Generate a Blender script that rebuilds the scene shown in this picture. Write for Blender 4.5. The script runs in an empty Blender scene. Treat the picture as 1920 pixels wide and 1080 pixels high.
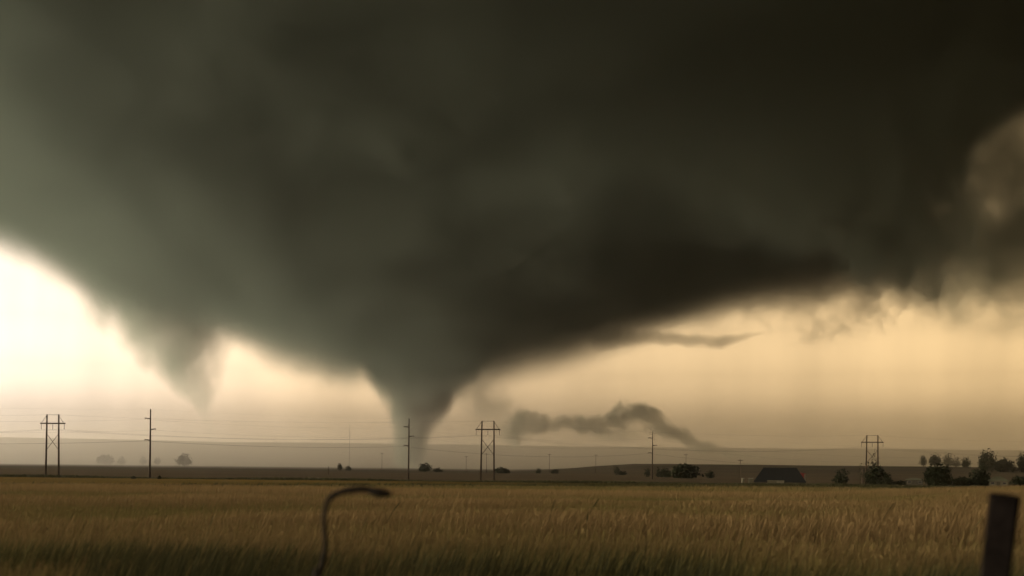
import bpy, math, random
import numpy as np
from mathutils import Vector, Matrix

random.seed(7)
rng = np.random.default_rng(7)
R = math.radians
S = bpy.context.scene
COL = S.collection

# ------------------------------------------------------------------ camera
EYE = 2.0
F = 2318.0                 # focal length in pixels of the 1920 px wide frame
HX, HY = 960.0, 876.0      # where the level forward direction falls
ROLL = R(0.65)
cam_d = bpy.data.cameras.new('camera')
cam_d.sensor_width = 36.0
cam_d.lens = 36.0 * F / 1920.0
cam_d.shift_y = (HY - 540.0) / 1920.0
cam_d.clip_start = 0.1
cam_d.clip_end = 60000.0
cam_d.dof.use_dof = True
cam_d.dof.focus_distance = 900.0
cam_d.dof.aperture_fstop = 1.2
cam = bpy.data.objects.new('camera', cam_d)
cam.location = (0, 0, EYE)
cam.rotation_euler = (R(90), -ROLL, 0)
COL.objects.link(cam)
S.camera = cam

# ------------------------------------------------------------------ sky and sun
SUN_AZ = R(-86.0)     # from straight ahead (+Y), negative = to the left
SUN_EL = R(10.0)
world = bpy.data.worlds.new('World')
S.world = world
world.use_nodes = True


def new_node(nt, t, **kw):
    n = nt.nodes.new(t)
    for k, v in kw.items():
        setattr(n, k, v)
    return n


class NG:
    """Small helper that wires math nodes."""
    def __init__(self, nt):
        self.nt = nt

    def _in(self, sock, v):
        if isinstance(v, bpy.types.NodeSocket):
            self.nt.links.new(v, sock)
        else:
            sock.default_value = v

    def m(self, op, a, b=None, c=None, clamp=False):
        n = new_node(self.nt, 'ShaderNodeMath', operation=op, use_clamp=clamp)
        self._in(n.inputs[0], a)
        if b is not None:
            self._in(n.inputs[1], b)
        if c is not None:
            self._in(n.inputs[2], c)
        return n.outputs[0]

    def smooth(self, v, a, b, o0=0.0, o1=1.0, kind='SMOOTHSTEP'):
        n = new_node(self.nt, 'ShaderNodeMapRange', interpolation_type=kind)
        self._in(n.inputs[0], v)
        n.inputs[1].default_value = a
        n.inputs[2].default_value = b
        n.inputs[3].default_value = o0
        n.inputs[4].default_value = o1
        return n.outputs[0]

    def curve(self, v, x0, x1, y0, y1, pts):
        """piecewise-linear function through pts [(x, y)]"""
        t = self.smooth(v, x0, x1, kind='LINEAR')
        n = new_node(self.nt, 'ShaderNodeFloatCurve')
        cu = n.mapping.curves[0]
        P = [((x - x0) / (x1 - x0), (y - y0) / (y1 - y0)) for x, y in pts]
        if P[0][0] > 1e-4:
            P.insert(0, (0.0, P[0][1]))
        if P[-1][0] < 1 - 1e-4:
            P.append((1.0, P[-1][1]))
        cu.points[0].location = P[0]
        cu.points[1].location = P[-1]
        for p in P[1:-1]:
            cu.points.new(*p)
        for p in cu.points:
            p.handle_type = 'VECTOR'
        n.mapping.update()
        self._in(n.inputs['Value'], t)
        return self.m('MULTIPLY_ADD', n.outputs[0], (y1 - y0), y0)

    def noise(self, vec, scale, detail=3.0, rough=0.5, dist=0.0):
        n = new_node(self.nt, 'ShaderNodeTexNoise')
        self._in(n.inputs['Vector'], vec)
        n.inputs['Scale'].default_value = scale
        n.inputs['Detail'].default_value = detail
        n.inputs['Roughness'].default_value = rough
        n.inputs['Distortion'].default_value = dist
        return n.outputs['Fac']

    def mix(self, fac, a, b, blend='MIX'):
        n = new_node(self.nt, 'ShaderNodeMix', data_type='RGBA', blend_type=blend)
        self._in(n.inputs[0], fac)
        self._in(n.inputs[6], a if isinstance(a, bpy.types.NodeSocket) else (*a, 1))
        self._in(n.inputs[7], b if isinstance(b, bpy.types.NodeSocket) else (*b, 1))
        return n.outputs[2]

    def mapping(self, vec, scale=(1, 1, 1), loc=(0, 0, 0)):
        n = new_node(self.nt, 'ShaderNodeMapping')
        self._in(n.inputs[0], vec)
        n.inputs['Location'].default_value = loc
        n.inputs['Scale'].default_value = scale
        return n.outputs[0]

    def xyz(self, vec):
        n = new_node(self.nt, 'ShaderNodeSeparateXYZ')
        self._in(n.inputs[0], vec)
        return n.outputs


nt = world.node_tree
nt.nodes.clear()
g = NG(nt)
w_out = new_node(nt, 'ShaderNodeOutputWorld')
w_bg = new_node(nt, 'ShaderNodeBackground')
tc = new_node(nt, 'ShaderNodeTexCoord')
sky = new_node(nt, 'ShaderNodeTexSky', sky_type='NISHITA')
sky.sun_disc = False
sky.sun_elevation = SUN_EL
sky.sun_rotation = SUN_AZ          # measured from +Y
sky.air_density = 3.0
sky.dust_density = 6.0
sky.ozone_density = 1.0
dx, dy, dz = g.xyz(tc.outputs['Generated'])
# storm overcast: the clear strip under the cloud base is bright, overhead is dark deck
deck = g.smooth(dz, 0.17, 0.42, 1.0, 0.06)
az = g.m('ARCTAN2', dx, dy)
# cloud-filtered glow that brightens towards the west (left of the view), boosted unseen behind left to fill-light the cloud
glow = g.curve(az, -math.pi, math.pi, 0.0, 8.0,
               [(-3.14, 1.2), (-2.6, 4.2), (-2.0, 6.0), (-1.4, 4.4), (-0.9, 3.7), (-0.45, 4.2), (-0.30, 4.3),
                (-0.15, 4.2), (0.05, 3.1), (0.25, 3.4), (0.45, 3.2), (1.0, 0.7), (1.8, 0.3), (2.4, 0.4), (3.14, 1.2)])  # unseen sky beyond the right edge dimmed to keep the cloud's right side dark
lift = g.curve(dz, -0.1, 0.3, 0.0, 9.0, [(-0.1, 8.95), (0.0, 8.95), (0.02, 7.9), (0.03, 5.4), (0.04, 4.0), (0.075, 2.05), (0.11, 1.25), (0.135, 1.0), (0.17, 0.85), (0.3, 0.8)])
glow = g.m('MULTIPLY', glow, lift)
# faint vertical rain shafts
shaft_v = g.mapping(tc.outputs['Generated'], (9, 9, 0.7))
shaft = g.smooth(g.noise(shaft_v, 2.2, 3.0), 0.3, 0.7, 0.90, 1.09, 'LINEAR')
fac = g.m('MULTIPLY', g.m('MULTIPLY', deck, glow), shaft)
warm = g.curve(az, -math.pi, math.pi, 0.0, 1.0, [(-3.14, 0.6), (-1.0, 0.0), (-0.42, 0.10), (-0.15, 0.62), (0.1, 0.75), (0.42, 0.85), (1.5, 0.8), (3.14, 0.6)])
tint = g.mix(warm, (1.0, 0.875, 0.745), (1.0, 0.67, 0.275))
lum = new_node(nt, 'ShaderNodeRGBToBW')
nt.links.new(sky.outputs[0], lum.inputs[0])
skyc = g.mix(0.97, sky.outputs[0], lum.outputs[0])      # cloud-diffused: keep little of the clear-sky hue
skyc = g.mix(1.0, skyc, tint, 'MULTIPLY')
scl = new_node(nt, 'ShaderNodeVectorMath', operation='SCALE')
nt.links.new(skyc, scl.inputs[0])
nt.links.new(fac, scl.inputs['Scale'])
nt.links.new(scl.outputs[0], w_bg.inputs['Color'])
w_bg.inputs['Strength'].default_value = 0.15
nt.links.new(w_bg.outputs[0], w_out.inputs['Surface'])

sun_d = bpy.data.lights.new('sun', 'SUN')
sun_d.energy = 1.1
sun_d.angle = R(110)
sun_d.color = (1.0, 0.88, 0.70)
sun = bpy.data.objects.new('sun', sun_d)
sdir = Vector((math.sin(SUN_AZ) * math.cos(SUN_EL), math.cos(SUN_AZ) * math.cos(SUN_EL), math.sin(SUN_EL)))
sun.rotation_euler = (-sdir).to_track_quat('-Z', 'Y').to_euler()
COL.objects.link(sun)

S.view_settings.view_transform = 'Standard'
S.view_settings.look = 'None'
S.view_settings.exposure = 1.0
S.view_settings.gamma = 1.0
S.view_settings.use_curve_mapping = False
S.render.engine = 'CYCLES'
S.cycles.max_bounces = 3
S.cycles.diffuse_bounces = 2
S.cycles.glossy_bounces = 1
S.cycles.transmission_bounces = 2
S.cycles.volume_bounces = 1
S.cycles.transparent_max_bounces = 8
S.cycles.use_denoising = True
S.cycles.use_adaptive_sampling = True
S.cycles.adaptive_threshold = 0.04
S.cycles.adaptive_min_samples = 16
S.cycles.volume_max_steps = 512


# ------------------------------------------------------------------ helpers
def px(x, y, Y):
    """world point at depth Y seen at pixel (x, y) of the 1920x1080 photograph"""
    a, b = x - HX, y - HY
    c, s = math.cos(ROLL), math.sin(ROLL)
    a, b = a * c + b * s, -a * s + b * c
    return Vector((a / F * Y, Y, EYE - b / F * Y))


def sstep(a, b, x):
    t = np.clip((np.asarray(x, float) - a) / (b - a), 0, 1)
    return t * t * (3 - 2 * t)


def ground_z(x, y):
    x = np.asarray(x, float)
    y = np.asarray(y, float)
    d = np.hypot(x, y)
    z = np.interp(d, [0, 40, 100, 150, 250, 380, 600, 3000], [0, 0, -0.55, -1.15, -2.0, -2.6, -2.8, -3.0])
    a = np.arctan2(x, np.maximum(y, 1e-3))
    front = (y > 0)
    # near swell in the wheat on the right
    z = z + front * 0.95 * sstep(0.2, 0.42, a) * np.exp(-((d - 95) / 45) ** 2)
    # long rise on the right, far off
    z = z + front * 11.0 * sstep(0.0, 0.11, a) * sstep(800, 1500, d)
    # hollow where the barn stands
    z = z - 2.2 * np.exp(-(((x - 108) / 30) ** 2 + ((y - 495) / 40) ** 2))
    z = z + 0.10 * np.sin(x / 17 + 1.3) * np.sin(y / 23) + 0.05 * np.sin(x / 5.1) * np.sin(y / 6.3 + 2)
    return z


def gz(x, y):
    return float(ground_z(x, y))


def mesh_obj(name, verts, faces, mat=None, parent=None, smooth=False, link=True):
    me = bpy.data.meshes.new(name)
    me.from_pydata([tuple(v) for v in verts], [], [tuple(f) for f in faces])
    me.validate()
    if smooth:
        me.polygons.foreach_set('use_smooth', [True] * len(me.polygons))
    if mat:
        me.materials.append(mat)
    o = bpy.data.objects.new(name, me)
    COL.objects.link(o)
    if parent is not None:
        o.parent = parent
    return o


def np_mesh(name, V, Q, mat, attrs=None):
    """V (n,3), Q (m,4) quads"""
    me = bpy.data.meshes.new(name)
    me.vertices.add(len(V))
    me.vertices.foreach_set('co', np.ascontiguousarray(V, dtype=np.float32).ravel())
    k = Q.shape[1]
    me.loops.add(Q.size)
    me.loops.foreach_set('vertex_index', np.ascontiguousarray(Q, dtype=np.int32).ravel())
    me.polygons.add(len(Q))
    me.polygons.foreach_set('loop_start', np.arange(0, Q.size, k, dtype=np.int32))
    me.polygons.foreach_set('loop_total', np.full(len(Q), k, dtype=np.int32))
    me.update(calc_edges=True)
    if attrs:
        for nm, arr in attrs.items():
            at = me.attributes.new(nm, 'FLOAT', 'POINT')
            at.data.foreach_set('value', np.ascontiguousarray(arr, dtype=np.float32))
    me.materials.append(mat)
    o = bpy.data.objects.new(name, me)
    COL.objects.link(o)
    return o


def tag(o, label=None, cat=None, group=None, kind=None):
    if label:
        o['label'] = label
    if cat:
        o['category'] = cat
    if group:
        o['group'] = group
    if kind:
        o['kind'] = kind
    return o


def empty(name, loc, rz=0.0):
    o = bpy.data.objects.new(name, None)
    o.location = loc
    o.rotation_euler = (0, 0, rz)
    o.empty_display_size = 0.3
    COL.objects.link(o)
    return o


def copy_thing(root, loc=None):
    r = root.copy()
    COL.objects.link(r)
    for ch in list(root.children):
        c = ch.copy()
        COL.objects.link(c)
        c.parent = r
        for gch in list(ch.children):
            d = gch.copy()
            COL.objects.link(d)
            d.parent = c
    if loc is not None:
        r.location = loc
    return r


def tube_data(pts, radii, n=8, cap=True):
    V, Fs = [], []
    pts = [Vector(p) for p in pts]
    up = None
    for i, p in enumerate(pts):
        t = (pts[min(i + 1, len(pts) - 1)] - pts[max(i - 1, 0)]).normalized()
        if up is None:
            up = Vector((0, 1, 0)) if abs(t.y) < 0.9 else Vector((1, 0, 0))
        a = t.cross(up).normalized()
        b = a.cross(t).normalized()
        up = b
        r = radii[i] if hasattr(radii, '__len__') else radii
        for k in range(n):
            th = 2 * math.pi * k / n
            V.append(p + a * (r * math.cos(th)) + b * (r * math.sin(th)))
    for i in range(len(pts) - 1):
        for k in range(n):
            k2 = (k + 1) % n
            Fs.append((i * n + k, i * n + k2, (i + 1) * n + k2, (i + 1) * n + k))
    if cap:
        Fs.append(tuple(range(n - 1, -1, -1)))
        Fs.append(tuple((len(pts) - 1) * n + k for k in range(n)))
    return V, Fs


def tube(name, pts, radii, mat, parent=None, n=8):
    V, Fs = tube_data(pts, radii, n)
    return mesh_obj(name, V, Fs, mat, parent, smooth=True)


def box_data(x0, x1, y0, y1, z0, z1):
    V = [(x0, y0, z0), (x1, y0, z0), (x1, y1, z0), (x0, y1, z0), (x0, y0, z1), (x1, y0, z1), (x1, y1, z1), (x0, y1, z1)]
    Fs = [(0, 3, 2, 1), (4, 5, 6, 7), (0, 1, 5, 4), (1, 2, 6, 5), (2, 3, 7, 6), (3, 0, 4, 7)]
    return V, Fs


def box(name, x0, x1, y0, y1, z0, z1, mat, parent=None):
    V, Fs = box_data(x0, x1, y0, y1, z0, z1)
    return mesh_obj(name, V, Fs, mat, parent)


# ------------------------------------------------------------------ materials
def surf(name, col, rough=0.85, var=0.25, scale=3.0, bump=0.0, attr=None, col2=None, spec=0.2):
    m = bpy.data.materials.new(name)
    m.use_nodes = True
    t = m.node_tree
    t.nodes.clear()
    q = NG(t)
    out = new_node(t, 'ShaderNodeOutputMaterial')
    b = new_node(t, 'ShaderNodeBsdfPrincipled')
    co = new_node(t, 'ShaderNodeTexCoord').outputs['Object']
    n = q.noise(co, scale, 4.0, 0.6)
    lo = tuple(c * (1 - var) for c in col)
    hi = tuple(c * (1 + var) for c in (col2 or col))
    c = q.mix(q.smooth(n, 0.3, 0.7, kind='LINEAR'), lo, hi)
    t.links.new(c, b.inputs['Base Color'])
    b.inputs['Roughness'].default_value = rough
    b.inputs['Specular IOR Level'].default_value = spec
    if bump:
        bn = new_node(t, 'ShaderNodeBump')
        bn.inputs['Distance'].default_value = bump
        t.links.new(n, bn.inputs['Height'])
        t.links.new(bn.outputs[0], b.inputs['Normal'])
    t.links.new(b.outputs[0], out.inputs['Surface'])
    return m


def blade_mat(name, stops, trans=0.3):
    """plant blades: colour from the per-plant 'tint' attribute"""
    m = bpy.data.materials.new(name)
    m.use_nodes = True
    t = m.node_tree
    t.nodes.clear()
    out = new_node(t, 'ShaderNodeOutputMaterial')
    at = new_node(t, 'ShaderNodeAttribute', attribute_name='tint')
    rp = new_node(t, 'ShaderNodeValToRGB')
    el = rp.color_ramp.elements
    el[0].position, el[0].color = stops[0][0], (*stops[0][1], 1)
    el[1].position, el[1].color = stops[-1][0], (*stops[-1][1], 1)
    for p, c in stops[1:-1]:
        e = el.new(p)
        e.color = (*c, 1)
    t.links.new(at.outputs['Fac'], rp.inputs[0])
    d = new_node(t, 'ShaderNodeBsdfDiffuse')
    tr = new_node(t, 'ShaderNodeBsdfTranslucent')
    mx = new_node(t, 'ShaderNodeMixShader')
    mx.inputs[0].default_value = trans
    t.links.new(rp.outputs[0], d.inputs['Color'])
    t.links.new(rp.outputs[0], tr.inputs['Color'])
    t.links.new(d.outputs[0], mx.inputs[1])
    t.links.new(tr.outputs[0], mx.inputs[2])
    t.links.new(mx.outputs[0], out.inputs['Surface'])
    return m


M_WOOD = surf('weathered_pole_wood', (0.045, 0.033, 0.023), 1.0, 0.3, 2.0, spec=0.0)
M_STEEL = surf('galvanised_steel', (0.07, 0.062, 0.05), 0.7, 0.15, 2.0)
M_INS = surf('insulator_ceramic', (0.10, 0.075, 0.05), 0.4, 0.1, 4.0)
M_WIRE = surf('wire_metal', (0.05, 0.045, 0.04), 0.6, 0.1, 0.2)
M_TRUNK = surf('tree_bark', (0.06, 0.045, 0.032), 0.95, 0.3, 3.0)
M_LEAF = blade_mat('tree_leaves', [(0.0, (0.010, 0.013, 0.007)), (0.5, (0.018, 0.022, 0.011)), (1.0, (0.035, 0.036, 0.018))], 0.2)
M_ROOF = surf('dark_slate_roof', (0.012, 0.0135, 0.0135), 0.9, 0.2, 1.5, spec=0.0)
M_PALE_ROOF = surf('pale_green_roof', (0.085, 0.09, 0.055), 0.7, 0.15, 1.0)
M_WALL = surf('dim_cream_wall', (0.10, 0.095, 0.065), 1.0, 0.12, 1.0, spec=0.0)
M_DARKWALL = surf('dark_timber_wall', (0.05, 0.045, 0.033), 1.0, 0.2, 1.5, spec=0.0)
M_WHITE = surf('white_paint', (0.17, 0.16, 0.12), 0.8, 0.08, 1.0)
M_RED = surf('red_paint', (0.20, 0.022, 0.025), 0.6, 0.1, 1.0)
M_GLASS = surf('window_glass', (0.02, 0.022, 0.025), 0.15, 0.1, 1.0, spec=0.5)
M_POST = surf('old_post_wood', (0.009, 0.0075, 0.0065), 1.0, 0.5, 9.0, bump=0.02, spec=0.0)
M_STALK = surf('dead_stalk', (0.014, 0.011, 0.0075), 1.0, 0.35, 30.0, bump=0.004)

# ------------------------------------------------------------------ ground
nr, na = 150, 192
rad = np.concatenate([[0.0], np.geomspace(3, 5600, nr)])
ang = np.linspace(0, 2 * np.pi, na, endpoint=False)
V = [(0, 0, 0)]
rr, aa = np.meshgrid(rad[1:], ang, indexing='ij')
gx, gy = rr * np.sin(aa), rr * np.cos(aa)
gzz = ground_z(gx, gy)
GV = np.concatenate([[[0, 0, gz(0, 0)]], np.stack([gx, gy, gzz], -1).reshape(-1, 3)])
faces = [(0, 1 + (k + 1) % na, 1 + k) for k in range(na)]
for i in range(nr - 1):
    for k in range(na):
        k2 = (k + 1) % na
        a = 1 + i * na
        faces.append((a + k, a + k2, a + na + k2, a + na + k))

mg = bpy.data.materials.new('prairie_fields')
mg.use_nodes = True
t = mg.node_tree
t.nodes.clear()
q = NG(t)
out = new_node(t, 'ShaderNodeOutputMaterial')
b = new_node(t, 'ShaderNodeBsdfPrincipled')
co = new_node(t, 'ShaderNodeTexCoord').outputs['Object']
cx_, cy_, cz_ = q.xyz(co)
n_big = q.noise(q.mapping(co, (0.006, 0.02, 0)), 1.0, 4.0, 0.55)
n_mid = q.noise(q.mapping(co, (0.05, 0.12, 0)), 1.0, 5.0, 0.6)
n_fine = q.noise(co, 2.5, 4.0, 0.65)
wob = q.m('MULTIPLY_ADD', n_mid, 10.0, -5.0)
# distance measure across the field boundaries, which run slightly slanted to the view
xa = q.m('MULTIPLY', q.m('MAXIMUM', q.m('ADD', cx_, 70.0), 0.0), 1.15)
xa = q.m('MINIMUM', xa, 130.0)
t1 = q.m('ADD', q.m('SUBTRACT', cy_, xa), wob)        # near wheat / green strip
t2 = q.m('ADD', q.m('SUBTRACT', cy_, q.m('MULTIPLY', cx_, 0.06)), q.m('MULTIPLY', wob, 2.0))
wheat_far = q.mix(q.smooth(n_mid, 0.35, 0.65), (0.20, 0.115, 0.035), (0.27, 0.17, 0.055))
soil = (0.07, 0.045, 0.022)
olive = q.mix(q.smooth(n_big, 0.35, 0.65), (0.15, 0.11, 0.035), (0.19, 0.13, 0.04))
fallow = q.mix(q.smooth(n_big, 0.35, 0.65), (0.095, 0.076, 0.05), (0.12, 0.094, 0.058))
c = q.mix(q.smooth(cy_, 60, 140), soil, wheat_far)
olive = q.mix(q.smooth(cx_, -70, 40), olive, (0.075, 0.066, 0.024))
c = q.mix(q.smooth(t1, 152, 164), c, olive)
c = q.mix(q.smooth(t2, 372, 392), c, fallow)
far = q.mix(q.smooth(n_big, 0.4, 0.6), (0.07, 0.062, 0.044), (0.095, 0.08, 0.055))
c = q.mix(q.smooth(cy_, 800, 1200), c, far)
c = q.mix(q.smooth(n_fine, 0.25, 0.75, kind='LINEAR'), c, q.mix(1.0, c, (0.62, 0.62, 0.6), 'MULTIPLY'))
t.links.new(c, b.inputs['Base Color'])
b.inputs['Roughness'].default_value = 0.95
b.inputs['Specular IOR Level'].default_value = 0.0
bn = new_node(t, 'ShaderNodeBump')
bn.inputs['Distance'].default_value = 0.3
t.links.new(n_fine, bn.inputs['Height'])
t.links.new(bn.outputs[0], b.inputs['Normal'])
t.links.new(b.outputs[0], out.inputs['Surface'])
ground = mesh_obj('ground', GV, faces, mg, smooth=True)
tag(ground, kind='structure')

# far hills beyond the tornado
hv, hf = [], []
ha = np.linspace(-math.pi * 0.62, math.pi * 0.62, 241)
hr = [3600, 4000, 4400, 4700, 4950, 5150, 5350, 5500]
hh = [-4.0, 14, 38, 62, 80, 88, 84, -4.0]
hn = np.interp(ha, np.linspace(ha[0], ha[-1], 60), rng.normal(0, 1, 60))
for i, (r_, h_) in enumerate(zip(hr, hh)):
    for j, a_ in enumerate(ha):
        e_ = 1.0 + 0.018 * hn[j] + 0.08 * math.cos((a_ + 0.4) * 1.5)
        hv.append((r_ * math.sin(a_), r_ * math.cos(a_), h_ * e_ if h_ > 0 else h_))
nA = len(ha)
for i in range(len(hr) - 1):
    for j in range(nA - 1):
        hf.append((i * nA + j, i * nA + j + 1, (i + 1) * nA + j + 1, (i + 1) * nA + j))
M_HILL = surf('hill_grass', (0.06, 0.055, 0.032), 1.0, 0.3, 0.004, spec=0.0)
hills = mesh_obj('hills', hv, hf, M_HILL, smooth=True)
tag(hills, kind='structure')


# ------------------------------------------------------------------ air
def vol_mat(name, dens_fn, color, aniso=0.3, step=1.0):
    m = bpy.data.materials.new(name)
    m.use_nodes = True
    t = m.node_tree
    t.nodes.clear()
    q = NG(t)
    out = new_node(t, 'ShaderNodeOutputMaterial')
    v = new_node(t, 'ShaderNodeVolumePrincipled')
    v.inputs['Color'].default_value = (*color, 1)
    v.inputs['Anisotropy'].default_value = aniso
    dens = dens_fn(q, t)
    q._in(v.inputs['Density'], dens)
    t.links.new(v.outputs[0], out.inputs['Volume'])
    m.cycles.volume_step_rate = step if name.startswith('storm') else step * 1.8
    return m


HAZE_TOP = 112.0
m_haze = vol_mat('haze_air', lambda q, t: 0.00006, (0.96, 0.93, 0.82), 0.8)
haze = box('haze', -5700, 5700, -5700, 5700, -8.0, HAZE_TOP, m_haze)
tag(haze, kind='stuff')
m_mist = vol_mat('mist_bank_air', lambda q, t: 0.00026, (0.97, 0.94, 0.84), 0.82)
mist = box('mist', -5650, 5650, 1250, 5600, -7.0, 104.0, m_mist)
tag(mist, kind='stuff')

# ------------------------------------------------------------------ storm cloud
D = 3000.0
P0 = px(776, 800, D)
CX, CY = P0.x, D


def prof(pts, sign):
    o = []
    for x, y in pts:
        p = px(x, y, D)
        o.append((max(0.0, sign * (p.x - CX)), p.z))
    return sorted(o)


left_px = [(776, 735), (735, 722), (690, 712), (640, 712), (560, 695), (500, 668), (450, 640), (400, 615), (300, 590), (200, 585),
           (150, 545), (100, 510), (50, 482), (0, 460), (-200, 330), (-500, 150), (-1200, -180)]
right_px = [(776, 735), (830, 738), (900, 728), (1000, 700), (1060, 685), (1150, 655), (1240, 617), (1320, 582), (1400, 556), (1500, 540), (1580, 545),
            (1630, 562), (1662, 604), (1676, 602), (1684, 560), (1694, 500), (1714, 430), (1750, 345), (1808, 265), (1895, 205), (2200, 90), (3000, -180)]
PL, PR = prof(left_px, -1), prof(right_px, 1)
RMAX = 2700.0
KB, KF = 1.7, 0.95
YB = 1500.0           # how far behind the axis the storm reaches


FZ0, FSL, FSQ = 150.0, 0.21, 7.5e-5


def storm_base(u, v):
    k = np.where(v > 0, KB, KF)
    rho = np.sqrt(u * u + (k * v) ** 2) + 1e-3
    sr = sstep(0.05, 0.95, u / rho)
    sl = sstep(0.25, 0.93, -u / rho)
    zl = np.interp(rho, [p[0] for p in PL], [p[1] for p in PL])
    zr = np.interp(rho, [p[0] for p in PR], [p[1] for p in PR])
    zf = FZ0 + FSL * rho + FSQ * rho * rho
    return zl * sl + zr * sr + zf * (1 - sl - sr)


def storm_density(q, t):
    co = new_node(t, 'ShaderNodeTexCoord').outputs['Object']
    x, y, z = q.xyz(co)
    k = q.m('MULTIPLY_ADD', q.m('GREATER_THAN', y, 0.0), KB - KF, KF)
    v = q.m('MULTIPLY', y, k)
    rho = q.m('SQRT', q.m('ADD', q.m('MULTIPLY', x, x), q.m('MULTIPLY_ADD', v, v, 1e-3)))
    s = q.m('DIVIDE', x, q.m('MAXIMUM', rho, 1.0))
    sr = q.smooth(s, 0.05, 0.95)
    sl = q.smooth(q.m('MULTIPLY', s, -1.0), 0.25, 0.93)
    n = q.noise(co, 1 / 200.0, 3.0, 0.62)
    big = q.noise(co, 1 / 1000.0, 0.0, 0.5)
    sgn = q.smooth(q.m('DIVIDE', x, rho), 0.5, 0.95)
    amp = q.m('MULTIPLY_ADD', sgn, 420.0, 200.0)
    rho = q.m('ADD', rho, q.m('MULTIPLY', q.m('SUBTRACT', n, 0.5), amp))
    zl = q.curve(rho, 0, 4000, 0, 1500, [p for p in PL if p[0] < 4000])
    zr = q.curve(rho, 0, 4000, 0, 1500, [p for p in PR if p[0] < 4000])
    zf = q.m('ADD', q.m('MULTIPLY_ADD', rho, FSL, FZ0), q.m('MULTIPLY', q.m('MULTIPLY', rho, rho), FSQ))
    zb = q.m('ADD', zf, q.m('ADD', q.m('MULTIPLY', q.m('SUBTRACT', zl, zf), sl), q.m('MULTIPLY', q.m('SUBTRACT', zr, zf), sr)))
    d = q.m('ADD', q.m('SUBTRACT', z, zb), q.m('MULTIPLY_ADD', n, 230.0, -115.0 - 5.0))
    d = q.m('ADD', d, q.m('MULTIPLY_ADD', big, 80.0, -40.0))
    return q.m('MULTIPLY', q.smooth(d, -60.0, 90.0), 0.009)


m_storm = vol_mat('storm_cloud_vapour', storm_density, (0.45, 0.55, 0.47), -0.4, 0.2)
nrr, naa = 60, 120
rs = np.concatenate([[0.0], np.linspace(25, 500, 20), np.linspace(540, RMAX, nrr - 20)])[1:]
az_ = np.linspace(0, 2 * np.pi, naa, endpoint=False)
sv = [(0, 0, float(storm_base(np.array(0.0), np.array(0.0))) - 110)]
for r_ in rs:
    for a_ in az_:
        u = r_ * math.cos(a_)
        k = KB if math.sin(a_) > 0 else KF
        v = r_ * math.sin(a_) / k
        # soft outer walls lean up to the top
        zz = min(float(storm_base(np.array(u * f_), np.array(v * f_))) for f_ in (1.0, 1 - min(0.9, 130 / r_), 1 + 130 / r_)) - 165
        sv.append((u, v, zz))
ntop = len(sv)
TOPZ = 2300.0
for a_ in az_:
    k = KB if math.sin(a_) > 0 else KF
    sv.append((RMAX * math.cos(a_), RMAX * math.sin(a_) / k, TOPZ))
sf = [(0, 1 + (k + 1) % naa, 1 + k) for k in range(naa)]
for i in range(len(rs) - 1):
    for k in range(naa):
        k2 = (k + 1) % naa
        a = 1 + i * naa
        sf.append((a + k, a + k2, a + naa + k2, a + naa + k))
a = 1 + (len(rs) - 1) * naa
for k in range(naa):
    k2 = (k + 1) % naa
    sf.append((a + k, a + k2, ntop + k2, ntop + k))
sf.append(tuple(ntop + k for k in range(naa)))
storm = mesh_obj('storm_cloud', sv, sf, m_storm, smooth=True)
storm.location = (CX, CY, 0)
tag(storm, 'huge dark bowl shaped storm cloud filling the sky above the fields', 'cloud')


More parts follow.
